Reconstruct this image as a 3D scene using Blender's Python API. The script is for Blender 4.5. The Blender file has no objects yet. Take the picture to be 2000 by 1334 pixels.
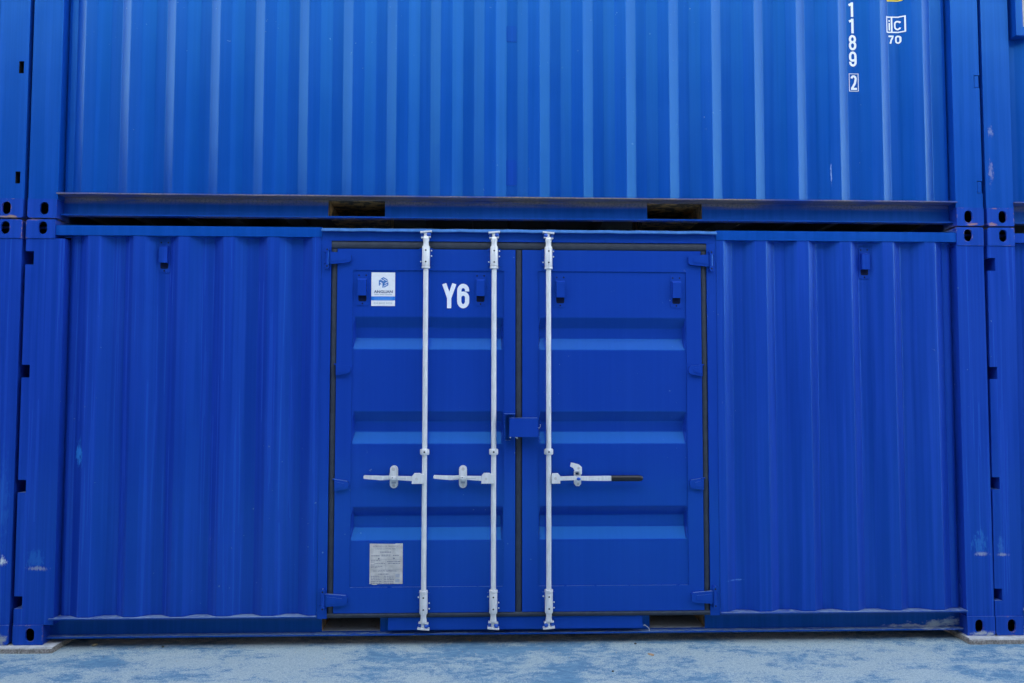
import bpy, math, random
from mathutils import Vector, Matrix
from mathutils.geometry import tessellate_polygon

random.seed(7)
PI = math.pi
SC = bpy.context.scene
COL = SC.collection

# ------------------------------------------------------------------ camera
cam_d = bpy.data.cameras.new('camera')
cam_d.sensor_width = 36.0
cam_d.lens = 28.8
cam_d.clip_start = 0.05
cam_d.clip_end = 2000.0
cam = bpy.data.objects.new('camera', cam_d)
COL.objects.link(cam)
YAW, PITCH, ROLL = -0.03669, 0.05352, -0.00131
Rm = (Matrix.Rotation(YAW, 3, 'Z') @ Matrix.Rotation(PITCH, 3, 'X') @ Matrix.Rotation(ROLL, 3, 'Y'))
right, fwd, up = Rm.col[0], Rm.col[1], Rm.col[2]
M = Matrix.Identity(4)
for i in range(3):
    M[i][0] = right[i]; M[i][1] = up[i]; M[i][2] = -fwd[i]
M.translation = Vector((2.8252, -5.1335, 1.5673))
cam.matrix_world = M
SC.camera = cam

# ------------------------------------------------------------------ sky, sun, exposure
SUN_EL, SUN_AZ = math.radians(38), math.radians(-25)      # behind the stack: the fronts stand in open shade
world = bpy.data.worlds.new('World')
SC.world = world
world.use_nodes = True
wn = world.node_tree.nodes; wl = world.node_tree.links
wn.clear()
sky = wn.new('ShaderNodeTexSky'); sky.sky_type = 'NISHITA'; sky.sun_disc = False
sky.sun_elevation = SUN_EL; sky.sun_rotation = SUN_AZ
sky.air_density = 1.0; sky.dust_density = 1.0; sky.ozone_density = 1.0
bg = wn.new('ShaderNodeBackground'); bg.inputs['Strength'].default_value = 0.12
wo = wn.new('ShaderNodeOutputWorld')
hs = wn.new('ShaderNodeHueSaturation'); hs.inputs['Saturation'].default_value = 0.45      # thin overcast: paler than a clear sky
wl.new(sky.outputs[0], hs.inputs['Color']); wl.new(hs.outputs[0], bg.inputs[0]); wl.new(bg.outputs[0], wo.inputs[0])
sun_d = bpy.data.lights.new('sun', 'SUN')
sun_d.energy = 0.5; sun_d.angle = math.radians(25); sun_d.color = (1.0, 0.95, 0.88)
sun = bpy.data.objects.new('sun', sun_d); COL.objects.link(sun)
sdir = Vector((math.sin(SUN_AZ) * math.cos(SUN_EL), math.cos(SUN_AZ) * math.cos(SUN_EL), math.sin(SUN_EL)))
sun.rotation_euler = (-sdir).to_track_quat('-Z', 'Y').to_euler()
sun.location = (3, 20, 20)

vs = SC.view_settings
vs.view_transform = 'Standard'; vs.look = 'None'; vs.gamma = 1.0; vs.use_curve_mapping = False
vs.exposure = 3.45
SC.render.engine = 'CYCLES'
SC.cycles.use_denoising = True
SC.cycles.max_bounces = 5; SC.cycles.diffuse_bounces = 3; SC.cycles.glossy_bounces = 3
SC.cycles.use_adaptive_sampling = True; SC.cycles.adaptive_threshold = 0.02

# ------------------------------------------------------------------ materials
def new_mat(name):
    m = bpy.data.materials.new(name); m.use_nodes = True
    nt = m.node_tree; nt.nodes.clear()
    out = nt.nodes.new('ShaderNodeOutputMaterial')
    b = nt.nodes.new('ShaderNodeBsdfPrincipled')
    nt.links.new(b.outputs[0], out.inputs[0])
    return m, nt, b

class NT:
    """small helper to write node maths"""
    def __init__(s, nt): s.nt = nt
    def n(s, t, **kw):
        x = s.nt.nodes.new(t)
        for k, v in kw.items(): setattr(x, k, v)
        return x
    def put(s, sock, v):
        if isinstance(v, (int, float)): sock.default_value = v
        elif isinstance(v, (tuple, list)): sock.default_value = v
        else: s.nt.links.new(v, sock)
    def math(s, op, a, b=0.0, clamp=False):
        x = s.n('ShaderNodeMath', operation=op); x.use_clamp = clamp
        s.put(x.inputs[0], a); s.put(x.inputs[1], b); return x.outputs[0]
    def noise(s, vec, scale, detail=3, rough=0.5, dist=0.0):
        x = s.n('ShaderNodeTexNoise')
        s.put(x.inputs['Vector'], vec)
        x.inputs['Scale'].default_value = scale; x.inputs['Detail'].default_value = detail
        x.inputs['Roughness'].default_value = rough; x.inputs['Distortion'].default_value = dist
        return x.outputs['Fac']
    def mapping(s, vec, scale=(1, 1, 1), loc=(0, 0, 0), rot=(0, 0, 0)):
        x = s.n('ShaderNodeMapping'); s.put(x.inputs['Vector'], vec)
        x.inputs['Scale'].default_value = scale; x.inputs['Location'].default_value = loc
        x.inputs['Rotation'].default_value = rot
        return x.outputs[0]
    def ramp(s, v, a, b):
        x = s.n('ShaderNodeMapRange'); x.interpolation_type = 'SMOOTHSTEP'
        s.put(x.inputs['Value'], v)
        s.put(x.inputs['From Min'], a); s.put(x.inputs['From Max'], b)
        return x.outputs[0]
    def mix(s, f, a, b):
        x = s.n('ShaderNodeMix', data_type='RGBA')
        s.put(x.inputs['Factor'], f)
        for sock, v in ((x.inputs[6], a), (x.inputs[7], b)):
            s.put(sock, v if not isinstance(v, tuple) or len(v) == 4 else v + (1,))
        return x.outputs[2]
    def mixf(s, f, a, b):
        x = s.n('ShaderNodeMix', data_type='FLOAT')
        s.put(x.inputs['Factor'], f); s.put(x.inputs[2], a); s.put(x.inputs[3], b)
        return x.outputs[0]
    def pos(s): return s.n('ShaderNodeNewGeometry').outputs['Position']
    def sep(s, v):
        x = s.n('ShaderNodeSeparateXYZ'); s.put(x.inputs[0], v); return x.outputs

BLUE = (0.0075, 0.043, 0.350)
# scuffs, smears and scratches that the photograph shows: (x, z, half width, half height, strength, colour)
SPOTS = [
    (0.352, 1.14, 0.034, 0.10, 0.9, (0.03, 0.22, 0.62)),
    (0.13, 0.455, 0.075, 0.016, 0.65, (0.34, 0.33, 0.36)),
    (0.12, 0.51, 0.07, 0.08, 0.25, (0.04, 0.22, 0.55)),
    (5.99, 0.505, 0.055, 0.017, 0.7, (0.36, 0.35, 0.40)),
    (5.98, 0.575, 0.06, 0.09, 0.28, (0.05, 0.26, 0.60)),
    (6.13, 0.50, 0.045, 0.014, 0.65, (0.36, 0.35, 0.40)),
    (6.12, 0.56, 0.035, 0.07, 0.30, (0.08, 0.26, 0.60)),
    (-0.075, 0.50, 0.03, 0.035, 0.95, (0.62, 0.66, 0.66)),
    (-0.085, 0.85, 0.05, 0.30, 0.30, (0.03, 0.14, 0.50)),
    (5.075, 2.93, 0.006, 0.085, 0.75, (0.30, 0.42, 0.66)),
    (6.135, 3.22, 0.02, 0.05, 0.5, (0.34, 0.33, 0.42)),
    (6.13, 2.95, 0.022, 0.09, 0.5, (0.34, 0.30, 0.40)),
    (4.42, 0.345, 0.07, 0.006, 0.5, (0.12, 0.28, 0.60)),
]

MUD = [(5.74, .050, .19, .030, .95, (0.36, 0.38, 0.39)), (5.83, .060, .09, .030, .9, (0.36, 0.38, 0.39)), (5.56, .043, .22, .012, .8, (0.36, 0.38, 0.39))]
MUD_CAST = [(5.99, .012, .10, .020, .95, (0.36, 0.38, 0.39)), (-.06, .03, .035, .05, .9, (0.34, 0.35, 0.33)),
            (5.985, 2.612, .055, .014, .8, (0.45, 0.22, 0.13)), (6.125, 2.612, .045, .016, .8, (0.45, 0.22, 0.13)), (-.10, 2.606, .08, .012, .8, (0.40, 0.24, 0.12)), (.05, 2.590, .09, .010, .6, (0.36, 0.22, 0.14)), (6.14, 2.715, .03, .008, .6, (0.42, 0.20, 0.13))]

def blue_paint(name, base=BLUE, rough=0.25, wear=0.0, fade=0.10, spots=(), streak=0.6, dust=0.55, grain=(60, 60, 22)):
    m, nt, b = new_mat(name); h = NT(nt)
    P = h.pos()
    geo = h.n('ShaderNodeNewGeometry')
    # rain streaks: noise drawn out down the wall
    st = h.noise(h.mapping(P, (30, 3, 0.5)), 1.0, 2, 0.65)
    big = h.noise(h.mapping(P, (1, 1, 0.6)), 1.1, 2, 0.6)
    light = tuple(min(1, c * 1.22 + 0.006) for c in base)
    dark = tuple(c * 0.84 for c in base)
    k = h.math('MULTIPLY', h.ramp(st, 0.34, 0.70), streak)
    c = h.mix(k, dark, light)
    c = h.mix(h.math('MULTIPLY', h.ramp(big, 0.42, 0.75), fade * 2.2, True), c, (base[0] + .012, base[1] + .026, base[2] + 0.02))
    # dust lying on upward faces
    nz = h.sep(geo.outputs['True Normal'])[2]
    fine = h.noise(P, 38, 2, 0.6)
    du = h.math('MULTIPLY', h.ramp(nz, 0.94, 0.99), h.math('MULTIPLY', h.ramp(h.math('ADD', h.math('MULTIPLY', fine, .6), h.math('MULTIPLY', big, .4)), 0.34, 0.58), dust), True)
    c = h.mix(du, c, (0.20, 0.27, 0.38))
    # tiny paint chips
    chm = h.math('MULTIPLY', h.ramp(fine, 0.735, 0.76), h.ramp(big, 0.50, 0.62))
    c = h.mix(h.math('MULTIPLY', chm, 0.5), c, (0.22, 0.30, 0.42))
    if spots:
        s = h.sep(P)
        sn = h.noise(h.mapping(P, grain), 1.0, 5, 0.7)
        for (x, z, rx, rz, a, colr) in spots:
            dx = h.math('DIVIDE', h.math('SUBTRACT', s[0], x), rx)
            dz = h.math('DIVIDE', h.math('SUBTRACT', s[2], z), rz)
            d = h.math('SQRT', h.math('ADD', h.math('MULTIPLY', dx, dx), h.math('MULTIPLY', dz, dz)))
            ms = h.math('MULTIPLY', h.ramp(h.math('SUBTRACT', sn, h.math('MULTIPLY', d, 0.30)), 0.22, 0.46), a)
            c = h.mix(ms, c, colr)
    if wear > 0:
        # chipped, rusty edges on the castings
        bv = h.n('ShaderNodeBevel'); bv.samples = 3; bv.inputs['Radius'].default_value = 0.011
        dot = h.n('ShaderNodeVectorMath', operation='DOT_PRODUCT')
        nt.links.new(bv.outputs[0], dot.inputs[0]); nt.links.new(geo.outputs['True Normal'], dot.inputs[1])
        edge = h.ramp(h.math('SUBTRACT', 1.0, dot.outputs['Value']), 0.004, 0.10)
        wn_ = h.noise(P, 26, 5, 0.7)
        wn2 = h.noise(P, 5.3, 2, 0.5)
        wm = h.math('MULTIPLY', h.math('MULTIPLY', edge, h.ramp(wn_, 0.50, 0.58)), h.math('MULTIPLY', h.ramp(wn2, 0.46, 0.58), wear), True)
        rust = h.mix(h.ramp(h.noise(P, 70, 3, .6), 0.4, 0.62), (0.30, 0.11, 0.04), (0.36, 0.27, 0.20))
        c = h.mix(wm, c, rust)
    nt.links.new(c, b.inputs['Base Color'])
    rr = h.math('ADD', rough - 0.05, h.math('MULTIPLY', st, 0.12))
    rr = h.mixf(du, rr, 0.85)
    nt.links.new(rr, b.inputs['Roughness'])
    b.inputs['IOR'].default_value = 1.5
    b.inputs['Specular Tint'].default_value = (0.10, 0.76, 1.0, 1)      # deep blue of a sky reflection put into the gloss as a tint
    bu = h.n('ShaderNodeBump'); bu.inputs['Strength'].default_value = 0.40; bu.inputs['Distance'].default_value = 0.011
    nt.links.new(h.noise(P, 3.0, 1, .5), bu.inputs['Height'])
    nt.links.new(bu.outputs[0], b.inputs['Normal'])
    return m

def rail_paint(name, base=BLUE, top=0.157, dirt=1.0, zoff=0.0, grime=(0.33, 0.22, 0.14), spots=()):
    """the bottom rails: the same paint with a band of brown road grime along the top edge"""
    m = blue_paint(name, base, 0.36, 0.0, 0.12, spots, 0.5, 0.9, (16, 16, 40))
    nt = m.node_tree; h = NT(nt)
    b = [n for n in nt.nodes if n.type == 'BSDF_PRINCIPLED'][0]
    old = b.inputs['Base Color'].links[0].from_socket
    P = h.pos(); s = h.sep(P)
    z = h.math('SUBTRACT', s[2], zoff)
    band = h.ramp(z, top - 0.056, top - 0.018)
    n1 = h.noise(h.mapping(P, (2.2, 6, 30)), 1.0, 5, 0.7)
    n2 = h.noise(P, 70, 4, 0.7)
    xf = h.noise(h.mapping(P, (0.8, 0.2, 0.2)), 1.0, 2, 0.5)
    f = h.math('MULTIPLY', band, h.math('MULTIPLY', h.ramp(h.math('ADD', n1, h.math('MULTIPLY', n2, .35)), 0.45, 0.75), h.ramp(xf, 0.30, 0.52)), True)
    c = h.mix(h.math('MULTIPLY', f, 0.92 * dirt, True), old, h.mix(h.ramp(n2, .35, .7), grime, (0.10, 0.085, 0.085)))
    nt.links.new(c, b.inputs['Base Color'])
    return m

def plain(name, col, rough=0.5, metal=0.0, var=0.15, scale=30, spec=0.5, bump=0.0, bevel=False):
    m, nt, b = new_mat(name); h = NT(nt); P = h.pos()
    n = h.noise(P, scale, 5, 0.65)
    lo = tuple(c * (1 - var) for c in col); hi = tuple(min(1, c * (1 + var)) for c in col)
    nt.links.new(h.mix(h.ramp(n, 0.3, 0.7), lo, hi), b.inputs['Base Color'])
    b.inputs['Roughness'].default_value = rough; b.inputs['Metallic'].default_value = metal
    b.inputs['Specular IOR Level'].default_value = spec
    return m

def galv_mat():
    m, nt, b = new_mat('zinc_plated_steel'); h = NT(nt); P = h.pos()
    n = h.noise(h.mapping(P, (60, 60, 12)), 1.0, 5, 0.7)
    g = h.noise(P, 120, 3, 0.6)
    c = h.mix(h.ramp(n, 0.3, 0.72), (0.64, 0.64, 0.615), (0.80, 0.79, 0.755))
    spk = h.math('MULTIPLY', h.ramp(g, 0.70, 0.76), 0.5)
    c = h.mix(spk, c, (0.40, 0.34, 0.28))
    nt.links.new(c, b.inputs['Base Color'])
    b.inputs['Metallic'].default_value = 0.3
    nt.links.new(h.math('ADD', 0.38, h.math('MULTIPLY', n, 0.2)), b.inputs['Roughness'])
    be = h.n('ShaderNodeBevel'); be.samples = 2; be.inputs['Radius'].default_value = 0.003
    nt.links.new(be.outputs[0], b.inputs['Normal'])
    return m

def rubber_mat():
    m, nt, b = new_mat('grey_rubber'); h = NT(nt); P = h.pos()
    n = h.noise(P, 24, 5, 0.7); n2 = h.noise(P, 140, 3, .6)
    geo = h.n('ShaderNodeNewGeometry'); nz = h.sep(geo.outputs['True Normal'])[2]
    c = h.mix(h.ramp(n, 0.35, 0.7), (0.012, 0.019, 0.034), (0.024, 0.034, 0.052))
    c = h.mix(h.math('MULTIPLY', h.ramp(n2, 0.55, 0.75), 0.35), c, (0.045, 0.055, 0.07))
    c = h.mix(h.math('MULTIPLY', h.ramp(nz, 0.3, 0.8), h.math('MULTIPLY', n, 0.9), True), c, (0.10, 0.135, 0.17))
    nt.links.new(c, b.inputs['Base Color'])
    b.inputs['Roughness'].default_value = 0.6
    return m

def pocket_mat():
    m, nt, b = new_mat('rusty_pocket_steel'); h = NT(nt); P = h.pos()
    n = h.noise(h.mapping(P, (14, 14, 9)), 1.0, 5, 0.7); n2 = h.noise(P, 60, 3, .6)
    geo = h.n('ShaderNodeNewGeometry'); nz = h.sep(geo.outputs['True Normal'])[2]
    c = h.mix(h.ramp(n, 0.42, 0.6), (0.07, 0.055, 0.042), (0.55, 0.32, 0.12))
    c = h.mix(h.math('MULTIPLY', h.ramp(nz, 0.6, 0.9), h.ramp(h.math('ADD', n, h.math('MULTIPLY', n2, .3)), 0.35, 0.62), True), c, (0.46, 0.49, 0.50))
    nt.links.new(c, b.inputs['Base Color']); b.inputs['Roughness'].default_value = 0.8
    return m

def ground_mat():
    m, nt, b = new_mat('stained_concrete'); h = NT(nt); P = h.pos()
    a = h.noise(h.mapping(P, (0.85, 1.25, 1), (3.1, 0.4, 0), (0, 0, 0.35)), 3.1, 12, 0.70, 0.35)
    a2 = h.noise(h.mapping(P, (1, 1.8, 1), (8.7, 2.2, 0)), 17.0, 6, 0.70, 0.3)
    spk = h.noise(P, 130, 4, 0.85)
    big = h.noise(h.mapping(P, (1, 1, 1), (0.35, 5.0, 0)), 0.7, 3, 0.5)
    v = h.math('ADD', h.math('ADD', h.math('MULTIPLY', a, 0.80), h.math('MULTIPLY', a2, 0.34)), h.math('MULTIPLY', big, 0.30))
    v = h.math('ADD', v, h.math('MULTIPLY', h.math('SUBTRACT', spk, 0.5), 0.50))
    pale = h.mix(h.ramp(spk, 0.34, 0.66), (0.205, 0.285, 0.305), (0.38, 0.465, 0.47))
    blue = h.mix(h.ramp(a2, 0.32, 0.68), (0.060, 0.165, 0.275), (0.115, 0.245, 0.345))
    c = h.mix(h.ramp(v, 0.645, 0.765), blue, pale)
    # deeper flecks of spilt paint, dark pits, drag marks
    fl = h.math('MULTIPLY', h.ramp(h.noise(h.mapping(P, (1, 2.4, 1), (1.7, 0, 0), (0, 0, 0.5)), 21, 4, .65), 0.66, 0.70), h.ramp(big, 0.40, 0.55))
    c = h.mix(h.math('MULTIPLY', fl, 0.6), c, (0.05, 0.115, 0.22))
    pit = h.ramp(h.noise(P, 62, 2, .5), 0.725, 0.76)
    c = h.mix(h.math('MULTIPLY', pit, 0.75), c, (0.07, 0.085, 0.095))
    rz = h.noise(h.mapping(P, (0.9, 55, 1), (0, 0, 0), (0, 0, 0.30)), 1.0, 4, .65)
    c = h.mix(h.math('MULTIPLY', h.ramp(rz, 0.665, 0.72), 0.40), c, (0.46, 0.50, 0.51))
    rz2 = h.noise(h.mapping(P, (0.7, 48, 1), (4, 0, 0), (0, 0, -0.55)), 1.0, 4, .65)
    c = h.mix(h.math('MULTIPLY', h.ramp(rz2, 0.68, 0.73), 0.35), c, (0.20, 0.20, 0.24))
    nt.links.new(c, b.inputs['Base Color'])
    b.inputs['Roughness'].default_value = 0.85
    bu = h.n('ShaderNodeBump'); bu.inputs['Strength'].default_value = 0.8; bu.inputs['Distance'].default_value = 0.004
    nt.links.new(h.math('ADD', spk, h.math('SUBTRACT', a2, pit)), bu.inputs['Height'])
    nt.links.new(bu.outputs[0], b.inputs['Normal'])
    return m

def slab_mat():
    m, nt, b = new_mat('pad_concrete'); h = NT(nt); P = h.pos()
    n = h.noise(P, 22, 6, 0.7); n2 = h.noise(P, 90, 4, 0.7)
    geo = h.n('ShaderNodeNewGeometry'); nz = h.sep(geo.outputs['True Normal'])[2]
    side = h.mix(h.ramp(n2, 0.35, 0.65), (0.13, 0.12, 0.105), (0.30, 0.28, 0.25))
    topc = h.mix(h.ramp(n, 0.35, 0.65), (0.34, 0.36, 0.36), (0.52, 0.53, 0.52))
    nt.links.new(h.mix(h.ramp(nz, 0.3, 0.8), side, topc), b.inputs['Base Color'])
    b.inputs['Roughness'].default_value = 0.9
    bu = h.n('ShaderNodeBump'); bu.inputs['Strength'].default_value = 0.8; bu.inputs['Distance'].default_value = 0.006
    nt.links.new(n2, bu.inputs['Height']); nt.links.new(bu.outputs[0], b.inputs['Normal'])
    return m

BLUE_UP = (0.0022, 0.056, 0.345)
M_LOW = blue_paint('blue_paint_lower', BLUE)
M_WALL_L = blue_paint('blue_paint_lower_left', BLUE, spots=SPOTS[0:1])
M_WALL_R = blue_paint('blue_paint_lower_right', BLUE, 0.31, spots=SPOTS[12:13])
M_POST = blue_paint('blue_paint_lower_posts', BLUE, spots=SPOTS[1:9])
M_UP = blue_paint('blue_paint_upper', BLUE_UP, 0.29, 0.0, 0.14, streak=0.4)
M_WALL_UP = blue_paint('blue_paint_upper_wall', BLUE_UP, 0.31, 0.0, 0.14, spots=SPOTS[9:10], streak=0.35)
M_POST_UP = blue_paint('blue_paint_upper_posts', BLUE_UP, 0.29, 0.0, 0.14, spots=SPOTS[10:12], streak=0.5)
M_CAST = blue_paint('blue_paint_casting', BLUE, 0.34, 1.0, 0.12, spots=MUD_CAST, grain=(22, 22, 40))
M_DOOR = blue_paint('blue_paint_door', (0.0085, 0.047, 0.37), 0.18, 0.0, 0.10, streak=0.12)
M_RAIL_LOW = rail_paint('blue_rail_lower', (0.0035, 0.042, 0.29), 0.15, 0.25, 0.0, (0.12, 0.12, 0.13), MUD)
M_RAIL_UP = rail_paint('blue_rail_upper', (0.0045, 0.046, 0.31), 0.157, 1.0, 2.601)
M_PATCH = blue_paint('blue_touch_up_paint', (0.0035, 0.042, 0.34), 0.28, 0.0, 0.05)
M_DRIP = blue_paint('pale_blue_paint', (0.045, 0.13, 0.36), 0.4)  # paler blue than the other paints, for the drip strip
M_SLATE = plain('slate_paint', (0.026, 0.036, 0.064), 0.45, 0, 0.2, 6)  # dark colour of the added unseen stacks, chosen for what they reflect
M_GALV = galv_mat()
M_RUB = rubber_mat()
M_POCK = pocket_mat()
M_HOLE = plain('black_hole_shade', (0.010, 0.010, 0.010), 0.9, 0, 0.3, 30, 0.2)  # black painted inside holes and notches for their shade; also on screw heads
M_MESH = plain('dark_vent_mesh', (0.004, 0.009, 0.040), 0.7, 0, 0.3, 120, 0.1)
M_BLACK = plain('black_plastic_grip', (0.006, 0.006, 0.007), 0.3, 0, 0.2, 30, 0.5)
M_WHITE = plain('white_vinyl', (0.78, 0.78, 0.77), 0.45, 0, 0.04, 60)
M_WPAINT = plain('white_lettering', (0.80, 0.81, 0.82), 0.45, 0, 0.05, 60)
M_LOGO = plain('logo_blue', (0.006, 0.14, 0.44), 0.4, 0, 0.05, 60)
M_BAND = plain('band_blue', (0.006, 0.17, 0.62), 0.4, 0, 0.05, 60)
M_BANDTXT = plain('band_text_pale_blue', (0.10, 0.32, 0.72), 0.4, 0, 0.05, 60)
M_INK = plain('dark_blue_ink', (0.02, 0.04, 0.11), 0.5, 0, 0.1, 60)
M_GREYINK = plain('grey_ink', (0.36, 0.38, 0.42), 0.5, 0, 0.1, 60)
M_PLATE = plain('etched_alloy_plate', (0.56, 0.53, 0.48), 0.55, 0.1, 0.16, 26)
M_PLATETXT = plain('plate_etching', (0.20, 0.21, 0.25), 0.6, 0, 0.2, 60)
M_YELLOW = plain('yellow_vinyl', (0.75, 0.55, 0.03), 0.45, 0, 0.06, 60)
M_YELLOW2 = plain('yellow_sign_ink', (0.10, 0.075, 0.02), 0.5, 0, 0.06, 60)
M_BEIGE = plain('beige_board', (0.42, 0.36, 0.28), 0.7, 0, 0.15, 40)
M_KNOB = plain('blue_painted_knob', (0.010, 0.085, 0.46), 0.3, 0, 0.15, 60)
M_GRND = ground_mat()
M_SLAB = slab_mat()
M_STONE = plain('tan_stone', (0.42, 0.34, 0.20), 0.8, 0, 0.3, 90)
M_LEAF = plain('dry_leaf', (0.40, 0.25, 0.13), 0.7, 0, 0.3, 90)
M_DARKSTONE = plain('dark_stone', (0.05, 0.055, 0.05), 0.8, 0, 0.3, 90)
M_ROOF = plain('roof_paint', (0.012, 0.045, 0.26), 0.5, 0, 0.2, 8)
M_UNDER = plain('dark_underseal', (0.020, 0.019, 0.020), 0.8, 0, 0.4, 12)

# ------------------------------------------------------------------ mesh builder
class MB:
    def __init__(s): s.v = []; s.f = []; s.mi = []; s.sm = []
    def face(s, pts, m=0, sm=False):
        i = len(s.v); s.v += [tuple(p) for p in pts]; s.f.append(tuple(range(i, i + len(pts)))); s.mi.append(m); s.sm.append(sm)
    def grid(s, rows, m=0, sm=False, flip=False):
        i0 = len(s.v); nc = len(rows[0])
        for r in rows: s.v += [tuple(p) for p in r]
        for r in range(len(rows) - 1):
            for c in range(nc - 1):
                a = i0 + r * nc + c
                q = (a, a + 1, a + nc + 1, a + nc)
                s.f.append(q[::-1] if flip else q); s.mi.append(m); s.sm.append(sm)
    def box(s, x0, x1, y0, y1, z0, z1, m=0):
        p = [(x0, y0, z0), (x1, y0, z0), (x1, y1, z0), (x0, y1, z0), (x0, y0, z1), (x1, y0, z1), (x1, y1, z1), (x0, y1, z1)]
        i = len(s.v); s.v += p
        for f in ((0, 3, 2, 1), (4, 5, 6, 7), (0, 1, 5, 4), (1, 2, 6, 5), (2, 3, 7, 6), (3, 0, 4, 7)):
            s.f.append(tuple(i + k for k in f)); s.mi.append(m); s.sm.append(False)
    def plate(s, outer, y0, y1, holes=(), m=0, back=True, hole_m=None):
        """polygon in x,z pushed from y0 (front) to y1, with holes"""
        loops = [list(outer)] + [list(h) for h in holes]
        flat = [p for l in loops for p in l]
        tris = tessellate_polygon([[Vector((p[0], p[1], 0)) for p in l] for l in loops])
        for yy, fr in ((y0, True), (y1, False)):
            if not fr and not back: continue
            i = len(s.v); s.v += [(p[0], yy, p[1]) for p in flat]
            for t in tris:
                a, b2, c = (flat[k] for k in t)
                area = (b2[0] - a[0]) * (c[1] - a[1]) - (c[0] - a[0]) * (b2[1] - a[1])
                t = t if (area > 0) == fr else (t[0], t[2], t[1])   # ccw in x,z faces -y
                s.f.append(tuple(i + k for k in t)); s.mi.append(m); s.sm.append(False)
        for li, l in enumerate(loops):
            area = sum(l[k][0] * l[(k + 1) % len(l)][1] - l[(k + 1) % len(l)][0] * l[k][1] for k in range(len(l)))
            if (area < 0) != (li > 0): l = l[::-1]
            mm = m if li == 0 or hole_m is None else hole_m
            for k in range(len(l)):
                p, q = l[k], l[(k + 1) % len(l)]
                s.face([(p[0], y0, p[1]), (p[0], y1, p[1]), (q[0], y1, q[1]), (q[0], y0, q[1])], mm)
    def lathe(s, prof, cx, cy, n=20, m=0, caps=True):
        """prof: list of (r, z), axis z"""
        rows = [[(cx + r * math.sin(2 * PI * k / n), cy - r * math.cos(2 * PI * k / n), z) for k in range(n + 1)] for r, z in prof]
        s.grid(rows, m, True)
        if caps:
            s.face(rows[-1][:-1], m); s.face(rows[0][:-1][::-1], m)
    def ball(s, c, r, m=0, n=12, sy=1.0, sz=1.0):
        rows = []
        for j in range(n // 2 + 1):
            a = -PI / 2 + PI * j / (n // 2)
            rows.append([(c[0] + r * math.cos(a) * math.sin(2 * PI * k / n), c[1] - sy * r * math.cos(a) * math.cos(2 * PI * k / n), c[2] + sz * r * math.sin(a)) for k in range(n + 1)])
        s.grid(rows, m, True)
    def disc(s, x, y, z, r, m=0, n=12):
        s.face([(x + r * math.cos(2 * PI * k / n), y, z + r * math.sin(2 * PI * k / n)) for k in range(n)], m)
    def build(s, name, mats, parent=None, kind=None, label=None, loc=None):
        me = bpy.data.meshes.new(name)
        me.from_pydata(s.v, [], s.f)
        for m in (mats if isinstance(mats, (list, tuple)) else [mats]): me.materials.append(m)
        me.polygons.foreach_set('material_index', s.mi)
        me.polygons.foreach_set('use_smooth', s.sm)
        me.update()
        return link(name, me, parent, kind, label, loc)

def link(name, me, parent=None, kind=None, label=None, loc=None):
    o = bpy.data.objects.new(name, me); COL.objects.link(o)
    if parent is not None: o.parent = parent
    if kind: o['kind'] = kind
    if label: o['label'] = label
    if loc: o.location = loc
    return o

def thing(name, label, cat, loc=(0, 0, 0), group=None):
    o = bpy.data.objects.new(name, None); COL.objects.link(o)
    o.empty_display_size = 0.2
    o.location = loc; o['label'] = label; o['category'] = cat
    if group: o['group'] = group
    return o

def tag(o, label, cat, group=None):
    o['label'] = label; o['category'] = cat
    if group: o['group'] = group
    return o

def rrect(x0, x1, z0, z1, r=0.0, corners='abcd', n=5):
    """rectangle, corners a=bottom left b=bottom right c=top right d=top left rounded"""
    out = []
    for key, cx, cz, a0 in (('a', x0, z0, PI), ('b', x1, z0, 1.5 * PI), ('c', x1, z1, 0), ('d', x0, z1, .5 * PI)):
        if r > 0 and key in corners:
            ox = cx + (r if key in 'ad' else -r); oz = cz + (r if key in 'ab' else -r)
            for k in range(n + 1):
                a = a0 + .5 * PI * k / n
                out.append((ox + r * math.cos(a), oz + r * math.sin(a)))
        else: out.append((cx, cz))
    return out

def oval(cx, cz, w, hgt, n=8):
    r = w / 2; d = hgt / 2 - r
    return [(cx + r * math.cos(PI * k / n), cz + d + r * math.sin(PI * k / n)) for k in range(n + 1)] + \
           [(cx - r * math.cos(PI * k / n), cz - d - r * math.sin(PI * k / n)) for k in range(n + 1)]

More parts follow.
